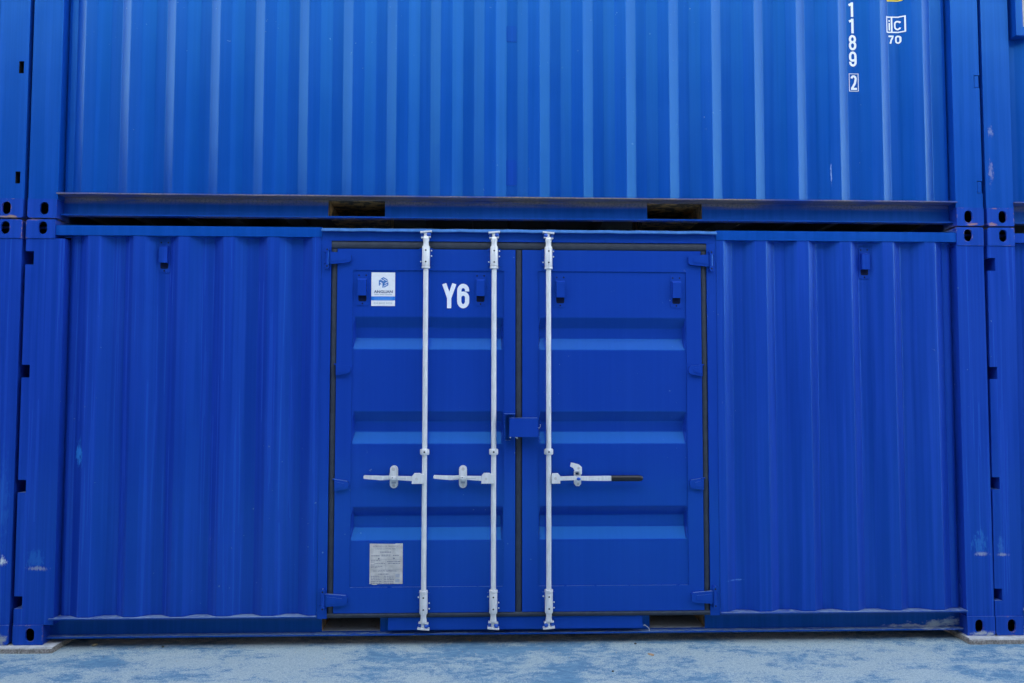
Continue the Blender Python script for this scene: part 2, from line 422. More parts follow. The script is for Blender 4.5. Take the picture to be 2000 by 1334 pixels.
# ------------------------------------------------------------------ lettering (strokes and text)
def ribbon(mb, pts, w, y, closed=False, m=0, fy=None, tx=None):
    """flat stroke of width w in x,z; fy(x) lays it on a folded wall; tx maps points first"""
    n = len(pts); L, R = [], []
    for i in range(n):
        p = pts[i]
        a = pts[i - 1] if (i > 0 or closed) else None
        b = pts[(i + 1) % n] if (i < n - 1 or closed) else None
        dirs = []
        if a is not None: d = Vector((p[0] - a[0], p[1] - a[1])); dirs.append(d.normalized())
        if b is not None: d = Vector((b[0] - p[0], b[1] - p[1])); dirs.append(d.normalized())
        t = sum(dirs, Vector((0, 0)))
        if t.length < 1e-6: t = dirs[0]
        t.normalize(); nrm = Vector((-t.y, t.x))
        cs = max(0.45, abs(nrm.dot(Vector((-dirs[0].y, dirs[0].x)))))
        o = nrm * (w / 2 / cs)
        L.append((p[0] + o.x, p[1] + o.y)); R.append((p[0] - o.x, p[1] - o.y))
    idx = list(range(n)) + ([0] if closed else [])
    for k in range(len(idx) - 1):
        i, j = idx[k], idx[k + 1]
        seg = math.hypot(pts[j][0] - pts[i][0], pts[j][1] - pts[i][1])
        steps = max(1, int(seg / 0.004)) if fy else 1
        for q in range(steps):
            u0, u1 = q / steps, (q + 1) / steps
            lp = lambda A, u: (A[i][0] + (A[j][0] - A[i][0]) * u, A[i][1] + (A[j][1] - A[i][1]) * u)
            quad = [lp(R, u0), lp(R, u1), lp(L, u1), lp(L, u0)]
            if tx: quad = [tx(*c) for c in quad]
            mb.face([(c[0], y + (fy(c[0]) if fy else 0), c[1]) for c in quad], m)

def arc(cx, cz, rx, rz, a0, a1, n=10):
    return [(cx + rx * math.cos(math.radians(a0 + (a1 - a0) * k / n)), cz + rz * math.sin(math.radians(a0 + (a1 - a0) * k / n))) for k in range(n + 1)]

def glyph(ch, w, t):
    """strokes in a box w wide and 1 high, centre lines inset by t/2"""
    i = t / 2; l, r, b, tp = i, w - i, i, 1 - i
    rx = (r - l) / 2; cx = (l + r) / 2; rz = min(rx * 1.25, 0.24)
    if ch == '1': return [([(cx + .05, 0), (cx + .05, 1)], 0), ([(l - .02, .80), (cx + .04, 1 - t * .62)], 0)]
    if ch == '0': return [(arc(cx, tp - rz, rx, rz, 0, 180) + arc(cx, b + rz, rx, rz, 180, 360), 1)]
    if ch == '8':
        q = .27
        return [(arc(cx, tp - .20, rx * .93, .20, 0, 180) + arc(cx, .53 + .17, rx * .93, .17, 180, 360), 1),
                (arc(cx, .53 - .20, rx, .20, 0, 180) + arc(cx, b + .22, rx, .22, 180, 360), 1)]
    if ch == '6':
        return [(arc(cx, .60 - .16, rx, .16, 0, 180) + arc(cx, b + rz, rx, rz, 180, 360), 1),
                (arc(cx, tp - rz, rx, rz, -8, 180) + [(l, .40)], 0)]
    if ch == '9':
        return [([(w - x, 1 - z) for x, z in pts], c) for pts, c in glyph('6', w, t)]
    if ch == '2':
        return [(arc(cx, tp - rz, rx, rz, 170, -20) + [(cx + rx * .6, .45), (l + .02, b + .02)], 0), ([(l - i * .6, b), (w, b)], 0)]
    if ch == '7': return [([(0, tp), (w, tp)], 0), ([(r, tp - i), (cx + .02, .45), (cx - .10, 0)], 0)]
    if ch == 'Y': return [([(l * .75, 1), (cx, .42)], 0), ([(w - l * .75, 1), (cx, .42)], 0), ([(cx, .47), (cx, 0)], 0)]
    if ch == 'C': return [(arc(cx, tp - rz * 1.2, rx, rz * 1.2, 25, 180) + arc(cx, b + rz * 1.2, rx, rz * 1.2, 180, 335), 0)]
    if ch == 'i': return [([(w / 2, 0), (w / 2, .72)], 0), ([(w / 2, .84), (w / 2, 1)], 0)]
    return []

def put_glyph(mb, ch, x, z, hgt, w, t, y, m=0, fy=None):
    for k, (pts, c) in enumerate(glyph(ch, w / hgt, t / hgt)):
        ribbon(mb, [(x + p[0] * hgt, z + p[1] * hgt) for p in pts], t, y - 0.0003 * k, bool(c), m, fy)

def text_into(mb, txt, x, z, hgt, y, m=0, width=None, align='LEFT', bold=0.0):
    cu = bpy.data.curves.new('lettering_curve', 'FONT')
    cu.body = txt; cu.size = 1.0; cu.resolution_u = 2; cu.offset = bold; cu.align_x = 'LEFT'
    to = bpy.data.objects.new('lettering_curve', cu); COL.objects.link(to)
    bpy.context.view_layer.update()
    me = bpy.data.meshes.new_from_object(to.evaluated_get(bpy.context.evaluated_depsgraph_get()))
    xs = [v.co.x for v in me.vertices]; zs = [v.co.y for v in me.vertices]
    if xs:
        x0, x1, z0, z1 = min(xs), max(xs), min(zs), max(zs)
        sz = hgt / max(z1 - z0, 1e-6); sx = sz if width is None else width / max(x1 - x0, 1e-6)
        ox = x - (x1 - x0) * sx / 2 if align == 'CENTER' else x
        i = len(mb.v)
        mb.v += [(ox + (v.co.x - x0) * sx, y, z + (v.co.y - z0) * sz) for v in me.vertices]
        for p in me.polygons:
            mb.f.append(tuple(i + k for k in p.vertices)); mb.mi.append(m); mb.sm.append(False)
    bpy.data.meshes.remove(me); bpy.data.objects.remove(to); bpy.data.curves.remove(cu)

# ------------------------------------------------------------------ container pieces
L, H, W = 6.058, 2.591, 2.438

def corrugation(first, pitch, parts, x_start, x_end, y_out, y_in, phase='in'):
    """list of (x, y) bend points. parts = (slope, outer flat, slope, inner flat) starting at an inner->outer slope"""
    pts = [(x_start, y_in if phase == 'in' else y_out)]
    k = 0
    while True:
        x = first + k * pitch
        ev = [(x, y_in), (x + parts[0], y_out), (x + parts[0] + parts[1], y_out), (x + parts[0] + parts[1] + parts[2], y_in)]
        ev = [e for e in ev if x_start + 0.004 < e[0] < x_end - 0.004]
        pts += ev
        k += 1
        if x > x_end: break
    pts.append((x_end, pts[-1][1]))
    return pts

def soften(pts, r=0.006, n=3):
    out = [pts[0]]
    for i in range(1, len(pts) - 1):
        a, p, b = Vector(pts[i - 1]), Vector(pts[i]), Vector(pts[i + 1])
        d0 = (a - p); d1 = (b - p); rr = min(r, d0.length * .4, d1.length * .4)
        p0 = p + d0.normalized() * rr; p1 = p + d1.normalized() * rr
        for k in range(n + 1):
            u = k / n
            out.append(tuple(p0 * (1 - u) ** 2 + p * 2 * u * (1 - u) + p1 * u * u))
    out.append(pts[-1])
    return out

def yfun(pts):
    def f(x):
        for i in range(len(pts) - 1):
            if pts[i][0] <= x <= pts[i + 1][0]:
                u = (x - pts[i][0]) / max(1e-9, pts[i + 1][0] - pts[i][0])
                return pts[i][1] + (pts[i + 1][1] - pts[i][1]) * u
        return pts[-1][1]
    return f

def sheet(pts, z0, z1):
    mb = MB(); s = soften(pts)
    zs = [z0, z1]
    mb.grid([[(x, y, z) for x, y in s] for z in zs], 0, True)
    return mb

def casting_mesh(top, left, name='corner_casting'):
    """118 mm high, 178 mm long casting with the oval lashing hole; local origin at its outer front bottom corner, running to +x"""
    mb = MB()
    rc = {(True, True): 'd', (False, True): 'a', (True, False): 'c', (False, False): 'b'}[(top, left)]
    x0, x1 = (0, .178) if left else (-.178, 0)
    hx = .102 if left else -.102
    hz = .066 if top else .060
    mb.plate(rrect(x0, x1, 0, .118, .016, rc), 0, .014, [oval(hx, hz, .053, .080)], 0, True)
    mb.plate(rrect(x0 + .001, x1 - .001, .001, .117, .016, rc), .0141, .160, [rrect(x0 + .014, x1 - .014, .012, .106)], 0, True, 1)
    mb.face([(x0 + .012, .10, .012), (x1 - .012, .10, .012), (x1 - .012, .10, .106), (x0 + .012, .10, .106)], 1)
    me = bpy.data.meshes.new(name)
    me.from_pydata(mb.v, [], mb.f); me.materials.append(M_CAST); me.materials.append(M_HOLE)
    me.polygons.foreach_set('material_index', mb.mi); me.update()
    return me
CAST = {(t, l): casting_mesh(t, l) for t in (True, False) for l in (True, False)}

def post(root, left, z0, z1, w, mat, notches=(), slots=(), lugs=()):
    """corner post face with the hinge cut-outs of a door end"""
    sx = lambda u: u if left else L - u            # u counted from the outer edge
    zz = sorted(notches)
    pts = [(0, z0)]
    for a, b, d in zz:
        pts += [(0, a), (d, a), (d, b), (0, b)]
    pts += [(0, z1), (w, z1), (w, z0)]
    pts = [(sx(u), z) for u, z in pts]
    holes = [[(sx(u), z) for u, z in rrect(a, b, c, d)] for a, b, c, d in slots]
    mb = MB()
    mb.plate(pts, .004, .150, holes, 0, True, 1)
    mb.box(min(sx(.004), sx(w - .004)), max(sx(.004), sx(w - .004)), .1502, .165, z0 + .001, z1 - .001, 1)
    for a, b, c, d in lugs:
        mb.box(min(sx(a), sx(b)), max(sx(a), sx(b)), .0065, .10, c, d, 0)
    return mb.build('corner_post', [mat, M_HOLE], root)

def shell(root, mat, z_wall0=.16):
    """roof, far side, ends and floor that close the box"""
    mb = MB(); mb.box(.03, L - .03, .07, W - .03, H - .045, H - .032); mb.build('roof', M_ROOF, root)
    mb = MB(); mb.box(.17, L - .17, W - .06, W - .02, .03, H - .03); mb.build('far_side_wall', mat, root)
    for nm, xa, xb in (('end_wall', .015, .06), ('end_wall', L - .06, L - .015)):
        mb = MB(); mb.box(xa, xb, .17, W - .17, .03, H - .03); mb.build(nm, mat, root)
    mb = MB(); mb.box(.10, L - .10, .095, W - .07, .150, .172); mb.build('floor', M_UNDER, root)
    for t in (True, False):
        for l in (True, False):
            o = link('corner_casting', CAST[(t, l)], root, loc=(0 if l else L, -.002, H - .118 if t else 0))
    for l in (True, False):                        # far castings and posts
        mb = MB(); xa, xb = (0, .16) if l else (L - .16, L)
        mb.box(xa, xb, W - .165, W, 0, .118); mb.box(xa, xb, W - .165, W, H - .118, H); mb.box(xa + .004, xb - .004, W - .16, W - .004, .1181, H - .1181)
        mb.build('rear_corner_post', mat, root)

def bottom_rail(root, mat, pockets, top=.157, spans=None):
    mb = MB()
    xa, xb = .178, L - .178
    holes = [rrect(a, b, .040, .145) for a, b in pockets]
    mb.plate(rrect(xa, xb, .0345, top - .0085), .085, .091, holes, 0)
    mb.build('bottom_rail', mat, root)
    for fa, fb in spans or ((xa, xb),):
        mb = MB(); mb.box(fa, fb, -.014, .094, top - .008, top); mb.build('rail_top_flange', mat, root)
    mb = MB(); mb.box(xa, xb, .035, .094, .025, .034); mb.build('rail_bottom_flange', mat, root)
    for a, b in pockets:
        mb = MB()
        y0, y1 = .0915, .6
        mb.face([(a, y0, .040), (a, y1, .040), (a, y1, .145), (a, y0, .145)])
        mb.face([(b, y0, .040), (b, y0, .145), (b, y1, .145), (b, y1, .040)])
        mb.face([(a, y0, .145), (a, y1, .145), (b, y1, .145), (b, y0, .145)])
        mb.face([(a, .0915, .040), (b, .0915, .040), (b, y1, .040), (a, y1, .040)])
        mb.face([(a, .6, .040), (b, .6, .040), (b, .6, .145), (a, .6, .145)])
        mb.build('forklift_pocket', M_POCK, root)

def vent(root, x, z, y, w=.074, mat=None):
    """small louvred breather: back plate, hood open at the bottom, screw heads"""
    mb = MB()
    mb.plate(rrect(x - w / 2, x + w / 2, z - .105, z + .105, .008), y - .004, y + .001, (), 0)
    a = w * .36
    zt, zb, zo = z + .066, z - .045, z - .080
    yo, yi = y - .030, y - .0045
    mb.face([(x - a, yo, zb), (x + a, yo, zb), (x + a, yo, zt - .014), (x - a, yo, zt - .014)])            # front
    mb.face([(x - a, yo, zt - .014), (x + a, yo, zt - .014), (x + a * 1.06, yi, zt), (x - a * 1.06, yi, zt)])
    mb.face([(x - a * 1.06, yi, zb), (x - a, yo, zb), (x - a, yo, zt - .014), (x - a * 1.06, yi, zt)])
    mb.face([(x + a, yo, zb), (x + a * 1.06, yi, zb), (x + a * 1.06, yi, zt), (x + a, yo, zt - .014)])
    mb.plate(rrect(x - a * .98, x + a * .98, zo, zb + .012, .010, 'ab'), y - .0046, y - .0002, (), 2)
    for sx, sz in ((-.62, .085), (.62, .085), (0, -.093)):
        mb.disc(x + sx * w / 2, y - .0052, z + sz, .0052, 1, 8)
    return mb.build('vent', [mat or M_LOW, M_HOLE, M_MESH], root)

NOTCH = [(.214, .289, .048), (.911, .988, .048), (1.612, 1.690, .048), (2.310, 2.394, .050)]

# ------------------------------------------------------------------ lower container with the side doors
def lower_main():
    root = thing('shipping_container', 'blue container with double side doors, white locking rods and Y6 in white', 'container', (0.003, 0, 0), 'stacked blue containers')
    shell(root, M_LOW)
    post(root, True, .1181, H - .1181, .236, M_POST, NOTCH)
    post(root, False, .1181, H - .1181, .178, M_POST)
    y_o, y_i = .008, .056
    pa = (.067, .0715, .067, .0707)
    ptsL = [(.2365, .080), (.245, .080), (.252, .060), (.268, .057)] + corrugation(.309, .2762, pa, .2685, 1.815, y_o, y_i)[0:]
    sheet(ptsL, .1575, 2.497).build('side_wall', M_WALL_L, root)
    first = 4.362 - .067 - .0715 - .2762 * 0
    ptsR = corrugation(first, .2762, pa, 4.314, 5.846, y_o, y_i, 'out') + [(5.850, .057), (5.862, .060), (5.868, .080), (5.8795, .080)]
    sheet(ptsR, .1575, 2.497).build('side_wall', M_WALL_R, root)
    for a, b in ((.178, 1.817), (4.314, L - .178)):
        mb = MB(); mb.plate(rrect(a, b, 2.496, 2.557, .010, 'cd' if False else ''), .004, .066); mb.build('top_rail', M_UP, root)
        mb = MB(); mb.box(a, b, .0665, .12, 2.49, 2.545); mb.build('top_rail', M_LOW, root)
    bottom_rail(root, M_RAIL_LOW, [(1.834, 2.194), (3.884, 4.236)], .157, ((.212, 1.8155), (4.3135, L - .178)))
    # ---- door frame
    mb = MB(); mb.plate(rrect(1.8171, 4.3139, 2.474, 2.532), .010, .08); mb.build('door_header', M_DOOR, root)
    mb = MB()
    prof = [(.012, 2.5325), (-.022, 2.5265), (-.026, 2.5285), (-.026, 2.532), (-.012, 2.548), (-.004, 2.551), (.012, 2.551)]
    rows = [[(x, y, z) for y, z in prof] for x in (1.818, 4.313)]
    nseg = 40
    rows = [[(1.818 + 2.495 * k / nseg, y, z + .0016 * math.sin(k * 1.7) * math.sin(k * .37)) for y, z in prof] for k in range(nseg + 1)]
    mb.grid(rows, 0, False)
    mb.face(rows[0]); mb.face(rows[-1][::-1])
    mb.build('drip_rail', M_DRIP, root, label='pale drip strip above the doors')
    mb = MB(); mb.box(1.8171, 4.3139, .0125, .12, 2.5321, 2.5495); mb.build('top_rail', M_LOW, root)
    for a, b in ((1.8155, 1.876), (4.252, 4.3135)):
        mb = MB(); mb.plate(rrect(a, b, .1365, 2.4735), .010, .09); mb.build('door_jamb', M_DOOR, root)
    mb = MB(); mb.plate(rrect(2.249, 3.829, .060, .1365), .028, .0845); mb.build('door_sill', M_DOOR, root)
    mb = MB(); ribbon(mb, [(3.835, .075), (3.842, .078), (3.868, .058), (3.872, .040)], .005, .026); mb.build('weld_bead', M_GREYINK, root)
    # ---- rubber seals
    def seal(a, b, c, d, vert):
        mb = MB()
        r = (b - a) / 2 if vert else (d - c) / 2
        n = 6
        if vert:
            prof = [(a + r - r * math.cos(PI * k / n), .022 - .010 * math.sin(PI * k / n)) for k in range(n + 1)]
            mb.grid([[(x, y, z) for x, y in prof] for z in (c, d)], 0, True)
        else:
            prof = [(c + r - r * math.cos(PI * k / n), .022 - .012 * math.sin(PI * k / n)) for k in range(n + 1)]
            mb.grid([[(x, y, z) for z, y in prof] for x in (a, b)], 0, True, True)
        mb.box(a + .0004, b - .0004, .0225, .06, c + .0004, d - .0004)
        mb.build('door_seal', M_RUB, root)
    seal(1.8765, 4.2515, 2.424, 2.4735, False)
    seal(1.8765, 4.2515, .137, .168, False)
    seal(1.8765, 1.914, .1685, 2.4235, True)
    seal(3.033, 3.075, .1685, 2.4235, True)
    seal(4.215, 4.2515, .1685, 2.4235, True)
    # ---- door leaves
    troughs = [(1.996, 1.931, 1.862, 1.793), (1.405, 1.340, 1.275, 1.203), (.814, .752, .682, .608)]
    doors = []
    for (xa, xb, pa_, pb_) in ((1.9145, 3.0325, 2.012, 2.959), (3.0755, 4.2145, 3.175, 4.118)):
        mb = MB()
        mb.plate(rrect(xa, xb, .1685, 2.4235), .010, .070, [rrect(pa_, pb_, .325, 2.289, .006)], 0)
        yf, yb = .017, .064
        zs = [(.3245, yf)]
        for a, b, c, d in reversed(troughs): zs += [(d, yf), (c, yb), (b, yb), (a, yf)]
        zs.append((2.2895, yf))
        zsm = soften(zs, .006, 3)
        e = .016
        xs = [(pa_ - .001, 0), (pa_ + .004, 0), (pa_ + e, 1), (pb_ - e, 1), (pb_ - .004, 0), (pb_ + .001, 0)]
        mb.grid([[(x, yf + (y - yf) * k, z) for x, k in xs] for z, y in zsm], 0, False)
        doors.append(mb.build('side_door', M_DOOR, root))
    dl, dr = doors
    # ---- hinges
    def hinge(door, xt, xg, z, h0, h1, big, side):
        """blade from the leaf (tip xt) to the seal edge xg; big ones carry a knuckle and lugs on the jamb"""
        mb = MB()
        pts = [(xg, z - h0 / 2), (xt - side * .012, z - h1 / 2), (xt, z - h1 / 2 + .010), (xt, z + h1 / 2 - .008), (xt - side * .010, z + h1 / 2), (xg, z + h0 / 2)]
        mb.plate(pts, -.012, .0095)
        pin = [(xg + side * .004, z - h0 * .30), (xt - side * .030, z - h1 * .22), (xt - side * .030, z + h1 * .22), (xg + side * .004, z + h0 * .30)]
        mb.plate(pin, -.0155, -.0122)
        if big:
            kx = xg - side * .020
            mb.plate(rrect(min(kx, xg) - .001, max(kx, xg) + .001, z - h0 * .46, z + h0 * .46), -.006, .0092)
            mb.lathe([(.0125, z - h0 * .5), (.0125, z + h0 * .5)], kx, -.004, 12)
            for s in (-1, 1):
                zc = z + s * .052
                mb.plate(oval(kx, zc, .026, .036, 5), -.016, .0094)
                mb.disc(kx, -.0165, zc, .006, 1, 8)
            for s in (-1, 1):                       # weld blobs
                mb.ball((kx - side * .018, .008, z + s * .035 + .006), .006, 0, 8)
                mb.ball((kx - side * .016, .008, z + s * .064), .005, 0, 8)
        else:
            mb.box(min(xg, xg - side * .014), max(xg, xg - side * .014), .002, .011, z + h0 / 2 - .006, z + h0 / 2 + .002)
        return mb.build('hinge', [M_DOOR, M_HOLE], door)
    for z, big in ((2.362, 1), (1.664, 0), (.952, 0), (.252, 1)):
        if big:
            hinge(dl, 2.002, 1.874, z, .078, .055, True, 1)
            hinge(dr, 4.130, 4.258, z, .078, .058, True, -1)
        else:
            hinge(dl, 2.004, 1.916, z, .072, .046, False, 1)
            hinge(dr, 4.127, 4.213, z, .074, .050, False, -1)
    # ---- locking rods
    def rod(x, side, name='locking_rod'):
        yc = -.022
        mb = MB()
        mb.lathe([(.0158, .115), (.0158, 2.50)], x, yc, 24)
        o = mb.build(name, M_GALV, root, label='long white zinc-plated locking rod')
        for zc, flip in ((2.373, 1), (.236, -1)):
            mb = MB(); q = lambda d: zc + flip * d
            def lz(prof):
                pr = [(r, q(z)) for r, z in prof]
                return pr if flip > 0 else pr[::-1]
            mb.lathe(lz([(.0235, -.058), (.0245, -.052), (.0245, .058), (.0230, .066)]), x, yc, 20)
            mb.lathe(lz([(.0262, -.075), (.0262, -.0605)]), x, yc, 20)
            for d in (-.036, .036): mb.disc(x, yc - .0253, q(d), .0052, 1, 10)
            for s in (-1, 1):
                mb.plate(rrect(x + s * .031 - .010, x + s * .031 + .010, q(0) - .055, q(0) + .055, .004), -.002, .0095, (), 2)
                for d in (-.030, .006, .040): mb.ball((x + s * .033, -.004, q(d)), .0052, 0 if (d > 0) == (s > 0) else 2, 8)
            mb.build('rod_guide', [M_GALV, M_HOLE, M_DOOR], o)
            # cam end and keeper
            mb = MB()
            mb.lathe(lz([(.0185, .067), (.0172, .090), (.0205, .108), (.0205, .120), (.012, .124)]), x, yc, 18)
            t = .10 * flip
            def tilt(x0, x1, za, zb, k=side):
                return [(x + px, q(pz) + k * t * .9 * px) for px, pz in ((x0, za), (x1, za), (x1, zb), (x0, zb))]
            mb.plate(tilt(-.030, .030, .118, .124), yc - .014, yc + .020)
            mb.plate(tilt(-.036, .036, .150, .160), yc - .016, yc + .024)
            mb.plate(tilt(-.012, .006, .122, .152), yc - .010, yc + .016)
            mb.build('cam_end', M_GALV, o)
            mb = MB()
            mb.lathe([(.0, q(.138) - .014), (.008, q(.138) - .0125), (.0135, q(.138) - .006), (.0145, q(.138)), (.0135, q(.138) + .006), (.008, q(.138) + .0125), (0, q(.138) + .014)], x + side * .017, yc - .004, 14, 0, False)
            mb.box(x + side * .017 - .010, x + side * .017 + .010, yc, .0095, q(.138) - .012, q(.138) + .012)
            mb.box(x - side * .024 - .008, x - side * .024 + .008, yc + .006, .0095, q(.138) - .012, q(.138) + .012)
            mb.build('cam_keeper', M_KNOB, o)
        mb = MB()
        mb.lathe([(.0245, 1.138), (.026, 1.141), (.026, 1.171), (.0245, 1.174)], x, yc, 20)
        mb.box(x - .028, x + .028, yc - .004, yc + .012, 1.142, 1.170)
        mb.disc(x, yc - .0268, 1.156, .0055, 1, 10)
        mb.build('rod_collar', [M_GALV, M_HOLE], o)
        return o
    r1, r2, r3 = rod(2.470, 1), rod(2.897, 1), rod(3.239, -1)
    # ---- handles
    def handle_left(o, x):
        hx = x - .045
        mb = MB()
        mb.plate([(hx - .031, .963), (hx + .046, .963), (hx + .046, 1.020), (hx + .028, 1.020), (hx + .018, 1.026), (hx - .016, 1.026), (hx - .028, 1.012)], -.050, -.010)
        for k in range(1): mb.lathe([(.0, 0), (.0, 0)], hx, -.03, 4, 0, False) if False else None
        mb.disc(hx - .002, -.0508, .992, .0085, 1, 12)
        top = [(hx - .030, 1.008), (hx - .13, 1.010), (hx - .165, 1.013), (hx - .20, 1.011), (hx - .322, 1.015)]
        bot = [(hx - .326, 1.008), (hx - .326, .999), (hx - .322, .994), (hx - .22, .985), (hx - .16, .989), (hx - .10, .985), (hx - .030, .980)]
        mb.plate(top + bot, -.047, -.030)
        mb.box(hx - .205, hx - .165, -.0478, -.0471, .9905, .9935, 2); mb.box(hx - .125, hx - .065, -.0478, -.0471, .9925, .9950, 2)  # thin grey strips painted on for the handle's shading contrast
        mb.build('rod_handle', [M_GALV, M_PLATE, M_GREYINK], o)
        kx = hx - .145
        mb = MB()
        mb.plate(oval(kx, 1.001, .049, .140, 8), -.004, .0165, (), 0)
        mb.plate(rrect(kx - .020, kx + .020, .975, .996), -.0285, -.0045, (), 0)
        mb.plate(rrect(kx - .013, kx + .013, .960, .972), -.008, -.0042, (), 3)
        mb.plate(oval(kx + .002, 1.030, .036, .080, 7), -.060, -.048, (), 0)
        mb.plate([(kx - .024, 1.008), (kx - .016, 1.050), (kx - .010, 1.050), (kx - .010, 1.008)], -.055, -.046, (), 0)
        mb.plate([(kx - .022, 1.008), (kx + .022, 1.008), (kx + .012, .990), (kx - .006, .988)], -.064, -.048, (), 0)
        mb.disc(kx + .002, -.0612, 1.054, .0105, 1, 12); mb.disc(kx, -.0052, .948, .0095, 1, 12); mb.disc(kx - .003, -.0648, 1.002, .003, 2, 8)
        mb.build('handle_catch', [M_GALV, M_PLATE, M_HOLE, M_GREYINK], dl)
    handle_left(r1, 2.470); handle_left(r2, 2.897)
    hx = 3.239 + .043
    mb = MB()
    mb.plate([(hx - .026, .962), (hx + .026, .962), (hx + .026, 1.010), (hx + .014, 1.023), (hx - .020, 1.023), (hx - .026, 1.012)], -.050, -.010)
    mb.disc(hx - .003, -.0508, .993, .0085, 1, 12)
    mb.plate([(hx + .026, .980), (hx + .12, .982), (hx + .20, .978), (hx + .345, .977), (hx + .345, 1.008), (hx + .20, 1.006), (hx + .12, 1.007), (hx + .026, 1.005)], -.046, -.032)
    mb.build('rod_handle', [M_GALV, M_PLATE], r3)
    mb = MB()
    rows = []
    for u, k in ((0, 1), (.17, 1.02), (.186, .9), (.196, .55)):
        rows.append([(hx + .3452 + u, -.039 + .015 * k * math.sin(a), .9925 + .0185 * k * math.cos(a)) for a in [2 * PI * j / 16 for j in range(17)]])
    mb.grid(rows, 0, True, True); mb.face(rows[-1][:-1]); mb.face(rows[0][:-1])
    mb.build('handle_grip', M_BLACK, r3, label='black plastic sleeve over the handle end')
    kx = 3.421
    mb = MB()
    mb.plate([(kx - .022, .956), (kx - .010, .941), (kx + .010, .941), (kx + .022, .956), (kx + .022, 1.050), (kx - .022, 1.030)], -.006, .0165, [rrect(kx - .012, kx + .011, 1.010, 1.030)], 0)
    mb.plate([(kx - .022, 1.034), (kx + .022, 1.018), (kx + .023, 1.062), (kx + .004, 1.078), (kx - .024, 1.086), (kx - .045, 1.090), (kx - .050, 1.066), (kx - .030, 1.056)], -.040, -.028, [rrect(kx - .014, kx + .011, 1.0275, 1.034)], 0)
    mb.ball((kx + .002, -.049, .990), .013, 2, 12, .5, .75)
    mb.disc(kx + .002, -.0408, 1.055, .008, 1, 10)
    mb.disc(kx + .002, -.0068, .955, .008, 1, 10)
    mb.build('handle_catch', [M_GALV, M_PLATE, M_KNOB], dr)
    # ---- lock box over the middle seal
    mb = MB()
    mb.plate(rrect(2.992, 3.168, 1.250, 1.366, .003), -.075, -.071)
    mb.box(2.992, 3.168, -.0709, .0095, 1.362, 1.366); mb.box(3.1645, 3.168, -.0709, .0095, 1.2502, 1.3617)
    mb.build('lock_box', M_DOOR, dr, label='blue steel box that shields the padlock')
    mb = MB()
    mb.box(2.962, 2.9665, -.070, .0095, 1.222, 1.392); mb.box(2.9666, 3.028, -.070, .0095, 1.3875, 1.392)
    mb.box(2.9666, 3.0, -.02, .0095, 1.222, 1.2265)
    mb.build('lock_box', M_DOOR, dl)
    mb = MB()
    mb.plate([(3.012, 1.262), (3.046, 1.262), (3.045, 1.236), (3.036, 1.240)], -.052, -.046); mb.plate(rrect(2.995, 3.004, 1.243, 1.262), -.052, -.048)
    mb.build('padlock', M_GALV, dl, label='bright padlock body showing under the box')
    mb = MB()
    ribbon(mb, [(3.172, 1.324)] + arc(3.181, 1.312, .009, .011, 180, 360, 8) + [(3.190, 1.324)], .003, .0155)
    mb.build('weld_bead', M_GALV, dr)
    # ---- breathers
    for x, z in ((2.072, 2.172), (2.812, 2.172)): vent(dl, x, z, .0168, .072, M_DOOR)
    for x, z in ((3.316, 2.166), (4.056, 2.166)): vent(dr, x, z, .0168, .072, M_DOOR)
    vent(root, .8285, 2.375, y_i, .070, M_LOW); vent(root, 5.295, 2.362, y_i, .070, M_LOW)
    # ---- sticker with the storage firm's logo
    y = .0155
    mb = MB()
    x0, x1, z0, z1 = 2.127, 2.275, 2.064, 2.276
    mb.plate(rrect(x0, x1, z0, z1), y - .0006, y + .0012, (), 0)
    y -= .0011
    mb.face([(x0 + .0002, y, 2.099), (x1 - .0002, y, 2.099), (x1 - .0002, y, 2.124), (x0 + .0002, y, 2.124)], 1)
    cx, cz, R = (x0 + x1) / 2 + .002, 2.2115, .0345
    c30, s30 = math.cos(PI / 6), math.sin(PI / 6)
    fl = lambda u, v: (cx - R * c30 + u * R * c30, cz - R + R * s30 + v * R - u * R * s30)               # left face, u to the middle
    fr = lambda u, v: (cx + u * R * c30, cz - R + v * R + u * R * s30)
    ft = lambda u, v: (cx + (u - v) * R * c30, cz + (u + v) * R * s30)
    S = [(.90, .88), (.10, .88), (.10, .50), (.90, .50), (.90, .12), (.10, .12)]
    A = [(.12, .0), (.12, .88), (.88, .88), (.88, .0)]
    for fn, strokes in ((fl, [A, [(.12, .45), (.52, .45)]]), (fr, [S]), (ft, [[(1 - a, b) for a, b in [(p[1], p[0]) for p in S]]])):
        for k, st in enumerate(strokes):
            ribbon(mb, [fn(*p) for p in st], R * .19, y - .0002 * k, False, 2)
    text_into(mb, 'ANGLIAN', x0 + .016, 2.145, .018, y, 3, .117, 'LEFT', .03)
    for k in range(16):
        if k in (4, 9): continue
        mb.box(x0 + .021 + k * .0068, x0 + .021 + k * .0068 + .0048, y - .0001, y + .0002, 2.134, 2.1395, 4)
    for row, zc in ((0, 2.1145), (1, 2.1055)):
        x = x0 + .020
        while x < x1 - .018:
            wd = random.uniform(.005, .014)
            mb.box(x, min(x + wd, x1 - .016), y - .0006, y - .0004, zc - .0026, zc + .0026, 5); x += wd + .0028
    text_into(mb, '020 8422 8328', x0 + .016, 2.076, .0115, y, 6, .114)
    mb.build('sticker', [M_WHITE, M_BAND, M_LOGO, M_INK, M_GREYINK, M_BANDTXT, M_GREYINK], dl, label='white sticker with a blue cube logo and a blue band')
    # ---- Y6
    mb = MB()
    put_glyph(mb, 'Y', 2.573, 2.052, .155, .084, .0265, .0161)
    put_glyph(mb, '6', 2.665, 2.052, .155, .076, .0265, .0161)
    mb.build('unit_lettering', M_WPAINT, dl, label='white characters Y6')
    # ---- data plate
    mb = MB(); y = .0155
